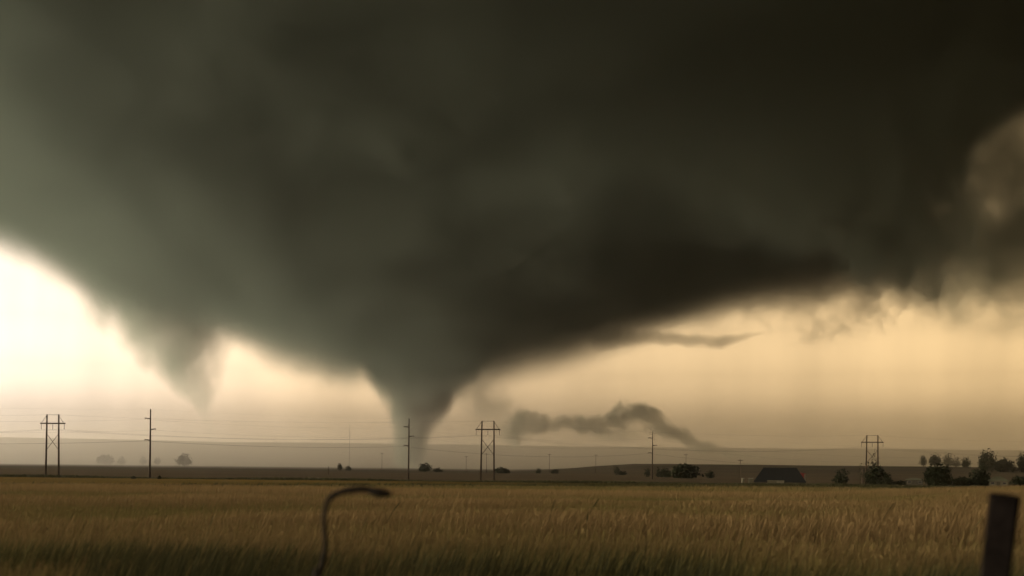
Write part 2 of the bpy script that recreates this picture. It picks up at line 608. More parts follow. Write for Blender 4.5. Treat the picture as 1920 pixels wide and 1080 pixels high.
# ------------------------------------------------------------------ funnels and ropes
def funnel(name, rows, Y, label, cat, dens, color, soft, namp, nscale, step, aniso=0.2, edge=1.0):
    """rows: (pixel y, pixel centre x, half width px, density factor), top to bottom: a volume round a bent vertical axis"""
    pts = []
    for y, x, w, f in rows:
        p = px(x, y, Y)
        pts.append((p.z, p.x, w / F * Y, f))
    pts.sort()
    z0, z1 = pts[0][0], pts[-1][0]
    ox = pts[0][1]
    xs = [p[1] - ox for p in pts]
    xm, xM = min(xs) - 1, max(xs) + 1
    rM = max(p[2] for p in pts) + 1

    def dens_fn(q, t):
        co = new_node(t, 'ShaderNodeTexCoord').outputs['Object']
        x, y, z = q.xyz(co)
        xc = q.curve(z, z0, z1, xm, xM, [(p[0], p[1] - ox) for p in pts])
        rc = q.curve(z, z0, z1, 0, rM, [(p[0], p[2]) for p in pts])
        fc = q.curve(z, z0, z1, 0, 1, [(p[0], p[3]) for p in pts])
        ddx = q.m('SUBTRACT', x, xc)
        r = q.m('SQRT', q.m('ADD', q.m('MULTIPLY', ddx, ddx), q.m('MULTIPLY', y, y)))
        r = q.m('DIVIDE', r, rc)
        n = q.noise(q.mapping(co, (1, 1, 0.6)), 1 / nscale, 4.0, 0.55)
        e = q.m('ADD', r, q.m('MULTIPLY_ADD', n, namp, -0.5 * namp))
        fade = q.smooth(r, edge, edge + 0.4, 1.0, 0.0)
        return q.m('MULTIPLY', q.m('MULTIPLY', q.m('MULTIPLY', q.smooth(e, edge - soft, edge, 1.0, 0.0), fade), dens), fc)
    m = vol_mat(name + '_vapour', dens_fn, color, aniso, step)
    zs = np.linspace(z0, z1, 40)
    V, Fs = [], []
    n = 28
    for z in zs:
        xc = np.interp(z, [p[0] for p in pts], xs)
        rc = np.interp(z, [p[0] for p in pts], [p[2] for p in pts]) * (edge + 0.42)
        for k in range(n):
            th = 2 * math.pi * k / n
            V.append((xc + rc * math.cos(th), rc * math.sin(th), z))
    for i in range(len(zs) - 1):
        for k in range(n):
            k2 = (k + 1) % n
            Fs.append((i * n + k, i * n + k2, (i + 1) * n + k2, (i + 1) * n + k))
    Fs.append(tuple(range(n - 1, -1, -1)))
    Fs.append(tuple((len(zs) - 1) * n + k for k in range(n)))
    o = mesh_obj(name, V, Fs, m, smooth=True)
    o.location = (ox, Y, 0)
    return tag(o, label, cat)


CLOUDC = (0.42, 0.46, 0.35)
funnel('tornado', [(600, 790, 205, .8), (640, 788, 175, 1), (690, 785, 130, 1), (720, 785, 102, 1), (750, 784, 79, 1), (780, 780, 60, 1),
                   (800, 776, 47, 1), (820, 773, 41, 1), (840, 770, 37, .95), (858, 768, 36, .7), (872, 767, 38, .4), (878, 767, 40, 0.25)],
       D, 'dark grey tornado narrowing from the storm cloud to the ground', 'tornado', 0.055, (0.36, 0.42, 0.34), 0.7, 1.0, 60.0, 0.25)
funnel('funnel_cloud', [(520, 270, 110, .5), (560, 300, 140, .8), (600, 310, 124, 1), (650, 328, 98, 1), (690, 342, 72, 1), (720, 354, 53, .9), (745, 364, 34, .8),
                        (768, 380, 18, .7), (790, 388, 11, .45), (815, 394, 9, .22), (850, 398, 10, .13), (866, 400, 10, .08)],
       D + 250, 'ragged smaller funnel hanging from the cloud edge left of the tornado', 'funnel cloud', 0.012, (0.50, 0.58, 0.48), 0.8, 2.0, 75.0, 0.15, edge=1.15)


def rope(name, cols, Y, label, cat, dens, color, soft, namp, nscale, step, aniso=0.2):
    """cols: (pixel x, pixel centre y, half height px, density factor): a volume round an axis that runs across"""
    pts = []
    for x, y, w, f in cols:
        p = px(x, y, Y)
        pts.append((p.x, p.z, w / F * Y, f))
    pts.sort()
    ox, oz = pts[0][0], 0.0
    X1 = pts[-1][0] - ox
    rM = max(p[2] for p in pts) + 1
    zm, zM = min(p[1] for p in pts) - 1, max(p[1] for p in pts) + 1

    def dens_fn(q, t):
        co = new_node(t, 'ShaderNodeTexCoord').outputs['Object']
        x, y, z = q.xyz(co)
        zc = q.curve(x, 0, X1, zm, zM, [(p[0] - ox, p[1]) for p in pts])
        rc = q.curve(x, 0, X1, 0, rM, [(p[0] - ox, p[2]) for p in pts])
        fc = q.curve(x, 0, X1, 0, 1, [(p[0] - ox, p[3]) for p in pts])
        ddz = q.m('SUBTRACT', z, zc)
        r = q.m('SQRT', q.m('ADD', q.m('MULTIPLY', ddz, ddz), q.m('MULTIPLY', y, y)))
        r = q.m('DIVIDE', r, rc)
        n = q.noise(co, 1 / nscale, 4.0, 0.55)
        e = q.m('ADD', r, q.m('MULTIPLY_ADD', n, namp, -0.5 * namp))
        fade = q.smooth(r, 0.95, 1.45, 1.0, 0.0)
        return q.m('MULTIPLY', q.m('MULTIPLY', q.m('MULTIPLY', q.smooth(e, 1.0 - soft, 1.0, 1.0, 0.0), fade), dens), fc)
    m = vol_mat(name + '_vapour', dens_fn, color, aniso, step)
    xs = np.linspace(0, X1, 60)
    V, Fs = [], []
    n = 20
    for x in xs:
        zc = np.interp(x, [p[0] - ox for p in pts], [p[1] for p in pts])
        rc = np.interp(x, [p[0] - ox for p in pts], [p[2] for p in pts]) * 1.47
        for k in range(n):
            th = 2 * math.pi * k / n
            V.append((x, rc * math.cos(th), zc + rc * math.sin(th)))
    for i in range(len(xs) - 1):
        for k in range(n):
            k2 = (k + 1) % n
            Fs.append((i * n + k, i * n + k2, (i + 1) * n + k2, (i + 1) * n + k))
    Fs.append(tuple(range(n - 1, -1, -1)))
    Fs.append(tuple((len(xs) - 1) * n + k for k in range(n)))
    o = mesh_obj(name, V, Fs, m, smooth=True)
    o.location = (ox, Y, 0)
    return tag(o, label, cat)


rope('rope_tornado', [(922, 802, 8, 0), (940, 804, 30, .35), (970, 802, 40, .6), (1000, 791, 28, .8), (1025, 796, 22, 1), (1060, 794, 21, 1), (1100, 797, 22, 1),
                      (1140, 788, 26, 1), (1165, 779, 29, 1), (1190, 772, 30, 1), (1218, 783, 30, 1), (1250, 806, 25, 1), (1300, 829, 19, 1),
                      (1340, 843, 13, 1), (1370, 851, 11, .8), (1400, 855, 11, .5), (1450, 857, 9, .3), (1510, 855, 8, .0)], D + 100,
     'thin bent rope tornado trailing sideways and down right of the dark tornado', 'tornado', 0.058, CLOUDC, 0.95, 2.4, 42.0, 0.2)
rope('cloud_wisp', [(1110, 640, 30, .3), (1150, 636, 26, .8), (1185, 634, 21, 1), (1230, 633, 18, 1), (1270, 635, 17, 1), (1310, 640, 18, 1), (1345, 641, 18, 1), (1380, 636, 14, .9),
                    (1410, 628, 8, .8), (1435, 624, 5, .2)], D + 100,
     'thin dark wisp curling out to the right under the storm cloud', 'cloud', 0.025, CLOUDC, 0.8, 1.2, 50.0, 0.3)


def puff(name, c_px, size_px, Y, depth, label, dens, color, soft, namp, nscale, step):
    c = px(*c_px, Y)
    ax, azz = size_px[0] / F * Y, size_px[1] / F * Y

    def dens_fn(q, t):
        co = new_node(t, 'ShaderNodeTexCoord').outputs['Object']
        ln = new_node(t, 'ShaderNodeVectorMath', operation='LENGTH')
        t.links.new(q.mapping(co, (1 / ax, 1 / depth, 1 / azz)), ln.inputs[0])
        n = q.noise(co, 1 / nscale, 4.0, 0.6)
        e = q.m('ADD', ln.outputs['Value'], q.m('MULTIPLY_ADD', n, namp, -0.5 * namp))
        fade = q.smooth(ln.outputs['Value'], 0.75, 1.04, 1.0, 0.0)
        return q.m('MULTIPLY', q.m('MULTIPLY', q.smooth(e, 1.0 - soft, 1.0, 1.0, 0.0), fade), dens)
    m = vol_mat(name + '_vapour', dens_fn, color, 0.2, step)
    V, Fs = [], []
    nu, nv = 28, 14
    for i in range(nv + 1):
        ph = math.pi * (i + 0.001) / (nv + 0.002)
        for k in range(nu):
            th = 2 * math.pi * k / nu
            V.append((1.05 * ax * math.sin(ph) * math.cos(th), 1.05 * depth * math.sin(ph) * math.sin(th), -1.05 * azz * math.cos(ph)))
    for i in range(nv):
        for k in range(nu):
            k2 = (k + 1) % nu
            Fs.append((i * nu + k, i * nu + k2, (i + 1) * nu + k2, (i + 1) * nu + k))
    Fs.append(tuple(range(nu - 1, -1, -1)))
    Fs.append(tuple(nv * nu + k for k in range(nu)))
    o = mesh_obj(name, V, Fs, m, smooth=True)
    o.location = c
    return tag(o, label, 'cloud')


puff('ragged_cloud', (1870, 400), (300, 265), 3250, 420, 'ragged olive grey cloud behind the right end of the dark storm', 0.006, (0.42, 0.50, 0.37), 0.6, 3.2, 170.0, 0.1)

puff('scud_cloud', (912, 752), (80, 50), D + 60, 130, 'faint grey scud patch hanging just right of the tornado', 0.005, CLOUDC, 0.9, 2.4, 60.0, 0.15)
puff('scud_cloud', (1150, 812), (85, 26), D + 120, 90, 'thin grey veil of scud hanging below the bent rope tornado', 0.007, CLOUDC, 0.9, 2.0, 60.0, 0.15)


# ------------------------------------------------------------------ power lines
def h_frame(x_px, top_px, Yd, rz, label):
    base = px(x_px, 880, Yd)
    z0 = gz(base.x, base.y)
    top = px(x_px, top_px, Yd).z
    Hh = top - z0
    root = empty('transmission_tower', (base.x, base.y, z0), rz)
    tag(root, label, 'transmission tower', 'H-frame transmission towers across the fields')
    sx = 2.15
    for s in (-1, 1):
        tube('pole', [(s * (sx + 0.25), 0, -0.8), (s * sx, 0, Hh)], [0.33, 0.23], M_WOOD, root, 10)
    zc = Hh * 0.855
    for s in (-1, 1):
        box('crossarm', -4.4, 4.4, s * 0.33 - 0.07, s * 0.33 + 0.07, zc - 0.2, zc + 0.2, M_WOOD, root)
        tube('arm_brace', [(s * 4.1, -0.12, zc + 0.1), (s * sx, -0.12, Hh - 0.25)], 0.07, M_WOOD, root, 6)
        tube('cross_brace', [(s * sx, 0.16 * s, Hh * 0.69), (-s * (sx + 0.1), 0.16 * s, Hh * 0.43)], 0.085, M_WOOD, root, 6)
    tube('tie_bar', [(-sx, 0, Hh - 0.12), (sx, 0, Hh - 0.12)], 0.055, M_STEEL, root, 6)
    for xi in (-4.2, 0.0, 4.2):
        n = 9
        pts, rr_ = [], []
        for i in range(n * 2 + 1):
            pts.append((xi, 0, zc - 0.18 - i * 1.75 / (2 * n)))
            rr_.append(0.13 if i % 2 else 0.05)
        tube('insulator', pts, rr_, M_INS, root, 8)
    heads = [Matrix.Translation(root.location) @ Matrix.Rotation(rz, 4, 'Z') @ Vector((xi, 0, zc - 1.95)) for xi in (-4.2, 0.0, 4.2)]
    heads += [Matrix.Translation(root.location) @ Matrix.Rotation(rz, 4, 'Z') @ Vector((xi, 0, Hh - 0.05)) for xi in (-sx, sx)]
    return heads


hs = [h_frame(98, 777, 400, R(-14), 'wooden H-frame transmission tower leftmost in the field, against pale sky'),
      h_frame(914, 789, 430, R(-14), 'wooden H-frame transmission tower standing just right of the tornado'),
      h_frame(1635, 816, 505, R(-18), 'wooden H-frame transmission tower with dark bushes around its feet')]


def steel_pole(x_px, top_px, Yd, label):
    base = px(x_px, 880, Yd)
    z0 = gz(base.x, base.y)
    Hh = px(x_px, top_px, Yd).z - z0
    root = empty('power_pole', (base.x, base.y, z0), R(-22))
    tag(root, label, 'power pole', 'single power poles with staggered arms')
    tube('pole', [(0, 0, -0.8), (0.02, 0, Hh * 0.5), (0, 0, Hh)], [0.32, 0.25, 0.17], M_WOOD, root, 10)
    heads = []
    for s, fz in ((-1, 0.865), (1, 0.71), (-1, 0.555)):
        arm = tube('arm', [(s * 0.08, 0, Hh * fz - 0.1), (s * 0.7, 0, Hh * fz), (s * 2.0, 0, Hh * fz + 0.14)], [0.17, 0.15, 0.12], M_WOOD, root, 8)
        n = 6
        tube('insulator', [(s * 1.93, 0, Hh * fz - 0.06 * i) for i in range(n)], [0.10 if i % 2 else 0.05 for i in range(n)], M_INS, arm, 8)
        heads.append(Matrix.Translation(root.location) @ Matrix.Rotation(R(-22), 4, 'Z') @ Vector((s * 1.95, 0, Hh * fz - 0.3)))
    heads.append(Vector((base.x, base.y, z0 + Hh)))
    return heads


ps = [steel_pole(281, 767, 368, 'tall single power pole with three short arms in the left field'),
      steel_pole(766, 785, 429, 'tall single power pole standing in front of the tornado'),
      steel_pole(1223, 809, 545, 'tall single power pole beside the dark bushes right of centre')]


def wire(name, pts, sag, r, label, group):
    P = []
    for i in range(len(pts) - 1):
        a, b_ = Vector(pts[i]), Vector(pts[i + 1])
        L = (b_ - a).length
        for k in range(16):
            tt = k / 16
            p = a.lerp(b_, tt)
            p.z -= sag * (L / 150) ** 2 * 4 * tt * (1 - tt)
            P.append(p)
    P.append(Vector(pts[-1]))
    o = tube(name, P, r, M_WIRE, None, 5)
    tag(o, label, 'power line', group)


dl = Vector((-176, -34, 0.6))
names = ['left conductor', 'middle conductor', 'right conductor', 'left shield', 'right shield']
for i in range(5):
    ptsw = [hs[0][i] + dl, hs[0][i], hs[1][i], hs[2][i], hs[2][i] + Vector((170, 80, 3))]
    wire('power_line', ptsw, 2.6 if i < 3 else 1.5, 0.014 if i < 3 else 0.008,
         ('thin %s wire hung below the crossarms of the H-frame towers' % names[i].split()[0]) if i < 3 else
         ('hair-thin %s shield wire over the tops of the H-frame towers' % names[i].split()[0]), 'wires of the H-frame line')
nm = ['upper wire of the single-pole line, on the topmost short arms', 'middle wire of the single-pole line, on the right-hand arms',
      'lowest wire of the single-pole line, just above the far haze band', 'thin top wire over the tips of the single power poles']
for i in range(4):
    h4 = px(2010, 838, 600)
    off = (ps[2][i] - ps[2][3]) * 0.9
    ptsw = [ps[0][i] + Vector((-150, -60, 2.0)), ps[0][i], ps[1][i], ps[2][i], h4 + off]
    wire('power_line', ptsw, 2.4 if i < 3 else 1.6, (0.012, 0.012, 0.030, 0.008)[i], nm[i], 'wires of the single-pole line')


def small_pole(x_px, top_px, Yd, label, arm=True):
    base = px(x_px, 880, Yd)
    z0 = gz(base.x, base.y)
    Hh = px(x_px, top_px, Yd).z - z0
    root = empty('utility_pole', (base.x, base.y, z0))
    tag(root, label, 'utility pole', 'small far utility poles')
    tube('pole', [(0, 0, -0.5), (0, 0, Hh)], [0.16, 0.11], M_WOOD, root, 8)
    if arm:
        box('crossarm', -1.3, 1.3, 0.15, 0.27, Hh - 0.75, Hh - 0.5, M_WOOD, root)
        for xi in (-1.15, 0, 1.15):
            tube('insulator', [(xi, 0.21, Hh - 0.5), (xi, 0.21, Hh - 0.2)], 0.07, M_INS, root, 6)


small_pole(716, 849, 1050, 'faint small utility pole just left of the tornado base')
small_pole(874, 855, 1000, 'faint small utility pole left of the middle H-frame tower')
small_pole(912, 850, 980, 'faint small utility pole seen between the legs of the middle H-frame tower')
small_pole(1030, 851, 1000, 'faint small utility pole under the rope tornado')
small_pole(1117, 852, 960, 'faint small utility pole under the middle of the rope tornado')
small_pole(1286, 851, 900, 'faint small utility pole rising behind the rounded dark bush')
small_pole(1388, 861, 640, 'small wooden utility pole with crossarm left of the dark-roofed barn')
small_pole(616, 874, 620, 'tiny utility pole standing in the brown field left of the tornado', False)
mb = px(655, 870, 2300)
mast = empty('radio_mast', (mb.x, mb.y, gz(mb.x, mb.y)))
tag(mast, 'very faint thin mast far off left of the tornado', 'mast')
Hm = px(655, 795, 2300).z - gz(mb.x, mb.y)
for k in range(3):
    th = k * 2.094
    tube('leg', [(0.7 * math.cos(th), 0.7 * math.sin(th), 0), (0.35 * math.cos(th), 0.35 * math.sin(th), Hm)], 0.09, M_STEEL, mast, 5)
Vl, Fl = [], []
for k in range(3):
    for i in range(24):
        z_a, z_b = Hm * i / 24, Hm * (i + 1) / 24
        ra, rb = 0.7 - 0.35 * i / 24, 0.7 - 0.35 * (i + 1) / 24
        t0, t1_ = k * 2.094, ((k + 1) % 3) * 2.094
        v_, f_ = tube_data([(ra * math.cos(t0), ra * math.sin(t0), z_a), (rb * math.cos(t1_), rb * math.sin(t1_), z_b)], 0.05, 4)
        Fl += [tuple(i_ + len(Vl) for i_ in f) for f in f_]
        Vl += v_
tag(mesh_obj('lattice', Vl, Fl, M_STEEL, mast), kind='stuff')


# ------------------------------------------------------------------ trees and bushes
def crown_mesh(name, lobes, n_leaf, leaf, parent, airy=0.0):
    vol = np.array([l[3] * l[4] * l[5] for l in lobes])
    idx = rng.choice(len(lobes), n_leaf, p=vol / vol.sum())
    Lb = np.array(lobes)[idx]
    d = rng.normal(size=(n_leaf, 3))
    d /= np.linalg.norm(d, axis=1, keepdims=True)
    rad_ = rng.random(n_leaf) ** 0.45 * (1 + 0.14 * rng.normal(size=n_leaf))
    c = Lb[:, :3] + d * rad_[:, None] * Lb[:, 3:6]
    a = rng.normal(size=(n_leaf, 3))
    a /= np.linalg.norm(a, axis=1, keepdims=True)
    b_ = np.cross(a, rng.normal(size=(n_leaf, 3)))
    b_ /= np.linalg.norm(b_, axis=1, keepdims=True)
    s = (leaf * (0.6 + 0.8 * rng.random(n_leaf)))[:, None]
    P = np.stack([c - a * s, c + b_ * s * 0.55, c + a * s, c - b_ * s * 0.55], 1).reshape(-1, 3)
    Q = np.arange(n_leaf * 4).reshape(-1, 4)
    lobe_t = rng.random(len(lobes))[idx] * 0.5
    tint = np.repeat(np.clip(lobe_t + 0.5 * rng.random(n_leaf), 0, 1), 4)
    o = np_mesh(name, P, Q, M_LEAF, {'tint': tint})
    o.parent = parent
    return o


def tree(name, x_px, base_px, w_px, h_px, Yd, label, cat='tree', n=900, nl=6, trunk=0.25, airy=False, group=None):
    p = px(x_px, base_px, Yd)
    z0 = gz(p.x, p.y)
    W = w_px / F * Yd
    H = px(x_px, base_px - h_px, Yd).z - z0
    if H < 0.5:
        H = h_px / F * Yd
    root = empty(name, (p.x, p.y, z0))
    tag(root, label, cat, group)
    zt = H * trunk
    V, Fs = tube_data([(0, 0, -0.3), (0.02 * W, 0, zt), (0, 0.01 * W, H * 0.62)], [0.045 * H, 0.03 * H, 0.01 * H], 7)
    lobes = []
    for i in range(nl):
        th = random.random() * 6.283
        rr_ = W * 0.27 * math.sqrt(random.random()) if nl > 1 else 0
        cz = zt * 0.7 + (H - zt * 0.7) * (0.22 + 0.42 * random.random())
        r_ = W * (0.2 + 0.14 * random.random())
        cz -= 0.45 * (cz - zt * 0.5) * rr_ / (W * 0.27 + 1e-6)
        rz_ = min((H - cz), max(cz - zt * 0.4, H * 0.25)) * (0.8 + 0.25 * random.random())
        lobes.append((rr_ * math.cos(th), rr_ * math.sin(th), cz, r_, r_, max(0.25, rz_)))
        if i < 5:
            v2, f2 = tube_data([(0.01 * W, 0, zt * (0.7 + 0.3 * random.random())), (rr_ * math.cos(th) * 0.6, rr_ * math.sin(th) * 0.6, (zt + cz) / 2), (rr_ * math.cos(th), rr_ * math.sin(th), cz)],
                               [0.018 * H, 0.012 * H, 0.006 * H], 5)
            Fs += [tuple(i_ + len(V) for i_ in f) for f in f2]
            V += v2
    if not airy:
        lobes.append((0, 0, zt * 0.6 + (H - zt * 0.6) * 0.45, W * 0.42, W * 0.42, (H - zt * 0.6) * 0.5))
        lobes.append((0, 0, zt + (H - zt) * 0.22, W * 0.46, W * 0.46, (H - zt) * 0.26))
        n = int(n * 1.8)
    mesh_obj('trunk', V, Fs, M_TRUNK, root, smooth=True)
    leaf = max(0.2, 0.05 * W + 0.1) * (1.0 if not airy else 0.8)
    crown_mesh('crown', lobes, n, leaf, root)
    return root


GH = 'faint trees in the far haze on the left'
tree('far_tree', 197, 869, 36, 18, 3000, 'broad flat faint tree in the far haze, leftmost of the hazy row', n=700, trunk=0.15, group=GH)
tree('far_tree', 229, 869, 17, 15, 3000, 'small faint tree in the far haze, second from the left', n=400, trunk=0.15, group=GH)
tree('far_tree', 268, 869, 16, 15, 3000, 'small faint tree just left of the tall left power pole', n=400, trunk=0.15, group=GH)
tree('far_tree', 295, 869, 16, 14, 3000, 'small faint tree just right of the tall left power pole', n=400, trunk=0.15, group=GH)
tree('far_tree', 346, 868, 30, 19, 2300, 'round grey tree in the haze right of the tall left power pole', n=700, trunk=0.1, group=GH)
GM = 'dark shrubs along the middle horizon'
tree('shrub', 637, 878, 13, 11, 1100, 'small dark round tree on the horizon left of the tornado', 'tree', n=400, trunk=0.1, group=GM)
tree('shrub', 653, 878, 14, 6, 1100, 'low shrub beside the small dark round tree left of the tornado', 'shrub', n=250, trunk=0.05, group=GM)
tree('shrub', 797, 881, 26, 14, 1050, 'dark flat-topped thicket just right of the tornado base', 'shrub', n=600, trunk=0.05, group=GM)
tree('shrub', 820, 882, 20, 6, 1050, 'low shrub between the flat-topped thicket and the middle H-frame tower', 'shrub', n=250, trunk=0.05, group=GM)
tree('shrub', 940, 884, 36, 8, 950, 'low wide shrub right behind the middle H-frame tower', 'shrub', n=400, trunk=0.05, group=GM)
tree('shrub', 1010, 885, 12, 9, 950, 'small pointed shrub right of the middle H-frame tower', 'shrub', n=250, trunk=0.05, group=GM)
tree('shrub', 1040, 885, 18, 6, 950, 'low shrub under the left half of the rope tornado', 'shrub', n=250, trunk=0.05, group=GM)
tree('shrub', 1156, 887, 14, 17, 850, 'narrow dark tree left of the single power pole right of centre', 'tree', n=350, trunk=0.1, group=GM)
tree('shrub', 1168, 888, 18, 6, 850, 'low shrub at the foot of the narrow dark tree', 'shrub', n=250, trunk=0.05, group=GM)
tree('shrub', 1214, 889, 14, 14, 700, 'small dark bush just left of the single power pole right of centre', 'shrub', n=300, trunk=0.05, group=GM)
tree('shrub', 1243, 889, 34, 13, 700, 'low dark bush just right of the single power pole right of centre', 'shrub', n=500, trunk=0.05, group=GM)
tree('shrub', 1285, 889, 58, 20, 650, 'large rounded dark bush with a small bump on its top', 'shrub', n=1400, nl=8, trunk=0.03, group=GM)
tree('shrub', 1293, 889, 12, 23, 655, 'thin upright sapling poking from the rounded dark bush', 'tree', n=250, trunk=0.2, group=GM)
tree('shrub', 1331, 890, 22, 10, 680, 'small loose shrub right of the rounded dark bush', 'shrub', n=250, trunk=0.05, group=GM)
GR = 'dark trees and bushes round the farm on the right'
tree('bush', 1578, 903, 32, 27, 480, 'loose dark bush between the dark-roofed barn and the right H-frame tower', 'bush', n=420, trunk=0.12, group=GR)
tree('bush', 1640, 907, 42, 38, 470, 'dense dark bush hiding the feet of the right H-frame tower', 'bush', n=1500, nl=8, trunk=0.05, group=GR)
tree('bush', 1664, 906, 20, 21, 465, 'small dense bush at the right side of the tower-foot bush', 'bush', n=500, trunk=0.05, group=GR)
tree('sparse_tree', 1636, 906, 34, 66, 530, 'tall sparse tree seen through the legs of the right H-frame tower', 'tree', n=170, trunk=0.35, airy=True, group=GR)
tree('sparse_tree', 1617, 906, 18, 48, 500, 'thin sparse tree touching the left leg of the right H-frame tower', 'tree', n=130, trunk=0.35, airy=True, group=GR)
tree('bush', 1757, 909, 54, 40, 420, 'largest round dark bush, between two pale farm buildings', 'bush', n=2000, nl=10, trunk=0.04, group=GR)
tree('bush', 1836, 908, 44, 30, 430, 'round dark bush left of the pale green roof', 'bush', n=1200, nl=8, trunk=0.05, group=GR)
tree('bush', 1803, 909, 50, 14, 432, 'low dark hedge bush between the two round dark bushes', 'bush', n=600, trunk=0.03, group=GR)
tree('bush', 1914, 908, 44, 17, 440, 'low dark bush at the right edge beside the pale green roof', 'bush', n=600, trunk=0.03, group=GR)
tree('bush', 1690, 907, 40, 6, 470, 'low weedy shrub right of the tower-foot bush', 'shrub', n=300, trunk=0.03, group=GR)
GT = 'hazy trees on the far rise at the right'
tree('ridge_tree', 1731, 875, 17, 24, 1400, 'small round hazy tree, leftmost on the right-hand rise', n=500, trunk=0.1, group=GT)
tree('ridge_tree', 1753, 876, 25, 27, 1400, 'round hazy tree on the rise, second from its left end', n=700, trunk=0.1, group=GT)
tree('ridge_tree', 1778, 877, 24, 30, 1600, 'paler taller hazy tree on the rise, behind its neighbours', n=450, trunk=0.12, group=GT)
tree('ridge_tree', 1793, 877, 20, 22, 1600, 'pale low hazy tree on the rise right of the taller pale one', n=350, trunk=0.12, group=GT)
tree('ridge_tree', 1811, 879, 20, 24, 1250, 'dark pointed hazy tree on the rise left of the big clump', n=500, trunk=0.1, group=GT)
tree('ridge_tree', 1775, 882, 20, 14, 1000, 'low bush below the hazy trees on the rise', 'bush', n=350, trunk=0.1, group=GT)
tree('ridge_tree', 1852, 886, 40, 46, 1050, 'tallest hazy tree with an uneven crown on the right-hand rise', n=900, trunk=0.12, group=GT)
tree('ridge_tree', 1884, 886, 42, 28, 1060, 'wide lower hazy tree joined to the tallest one on the rise', n=800, trunk=0.1, group=GT)
tree('ridge_tree', 1916, 886, 26, 40, 1060, 'hazy tree cut off by the right edge of the picture', n=600, trunk=0.15, group=GT)
tree('weed', 250, 896, 11, 4, 345, 'tiny dark weed clump in the field left of the left power pole', 'weed', n=160, trunk=0.05, group='dark weed clumps in the left field')
tree('weed', 299, 897, 8, 5, 345, 'tiny dark weed clump in the field right of the left power pole', 'weed', n=160, trunk=0.05, group='dark weed clumps in the left field')


# ------------------------------------------------------------------ farm buildings
def hip_house(name, cx, cy, z0, w, dp, wall_h, ridge_z, ridge_w, m_wall, m_roof, rz, label, cat, chimney=False):
    root = empty(name, (cx, cy, z0), rz)
    tag(root, label, cat)
    box('wall', -w / 2 + 0.4, w / 2 - 0.4, -dp / 2 + 0.4, dp / 2 - 0.4, -0.5, wall_h - 0.01, m_wall, root)
    V = [(-w / 2, -dp / 2, wall_h), (w / 2, -dp / 2, wall_h), (w / 2, dp / 2, wall_h), (-w / 2, dp / 2, wall_h),
         (-ridge_w / 2, 0, ridge_z), (ridge_w / 2, 0, ridge_z),
         (-w / 2, -dp / 2, wall_h + 0.2), (w / 2, -dp / 2, wall_h + 0.2), (w / 2, dp / 2, wall_h + 0.2), (-w / 2, dp / 2, wall_h + 0.2)]
    Fs = [(0, 3, 2, 1), (0, 1, 7, 6), (1, 2, 8, 7), (2, 3, 9, 8), (3, 0, 6, 9), (6, 7, 5, 4), (8, 9, 4, 5), (7, 8, 5), (9, 6, 4)]
    mesh_obj('roof', V, Fs, m_roof, root)
    yd = -dp / 2 + 0.4
    if wall_h > 1.6:
        box('door', -0.6, 0.6, yd - 0.05, yd + 0.02, 0.0, min(2.0, wall_h - 0.2), M_DARKWALL, root)
        for s in (-1, 1):
            wf = box('window', s * w * 0.28 - 0.65, s * w * 0.28 + 0.65, yd - 0.06, yd + 0.02, wall_h * 0.35, wall_h * 0.8, M_WHITE, root)
            box('pane', s * w * 0.28 - 0.55, s * w * 0.28 + 0.55, yd - 0.08, yd - 0.065, wall_h * 0.35 + 0.1, wall_h * 0.8 - 0.1, M_GLASS, wf)
    return root


YB_ = 495.0
e0, e1 = px(1420, 904, YB_), px(1517, 904.5, YB_)
rg = px(1466, 877, YB_ + 6)
zb_ = gz((e0.x + e1.x) / 2, YB_ + 5)
hip_house('barn', (e0.x + e1.x) / 2, YB_ + 6, zb_, e1.x - e0.x, 12.0, e0.z - zb_, rg.z - zb_, 13.2, M_DARKWALL, M_ROOF, R(-13),
          'long barn with a big dark hipped roof behind the fields', 'barn')
# red and white gable end standing behind the right end of the barn
rp = px(1506, 889, 506)
rs_ = empty('shed', (rp.x + 1.2, 512, gz(rp.x, 512)))
tag(rs_, 'small red and white shed peeking out behind the right end of the barn roof', 'shed')
zt = rp.z - gz(rp.x, 512)
box('wall', -1.1, 0.25, -1.5, 1.5, -0.3, zt + 0.45, M_RED, rs_)
box('door', 0.26, 0.95, -1.5, 1.5, -0.3, zt - 0.1, M_WHITE, rs_)
mesh_obj('roof', [(-1.3, -1.7, zt + 0.46), (1.15, -1.7, zt - 0.05), (1.15, 1.7, zt - 0.05), (-1.3, 1.7, zt + 0.46), (-1.3, -1.7, zt + 0.6), (1.15, -1.7, zt + 0.1), (1.15, 1.7, zt + 0.1), (-1.3, 1.7, zt + 0.6)],
         [(0, 3, 2, 1), (4, 5, 6, 7), (0, 1, 5, 4), (1, 2, 6, 5), (2, 3, 7, 6), (3, 0, 4, 7)], M_RED, rs_)
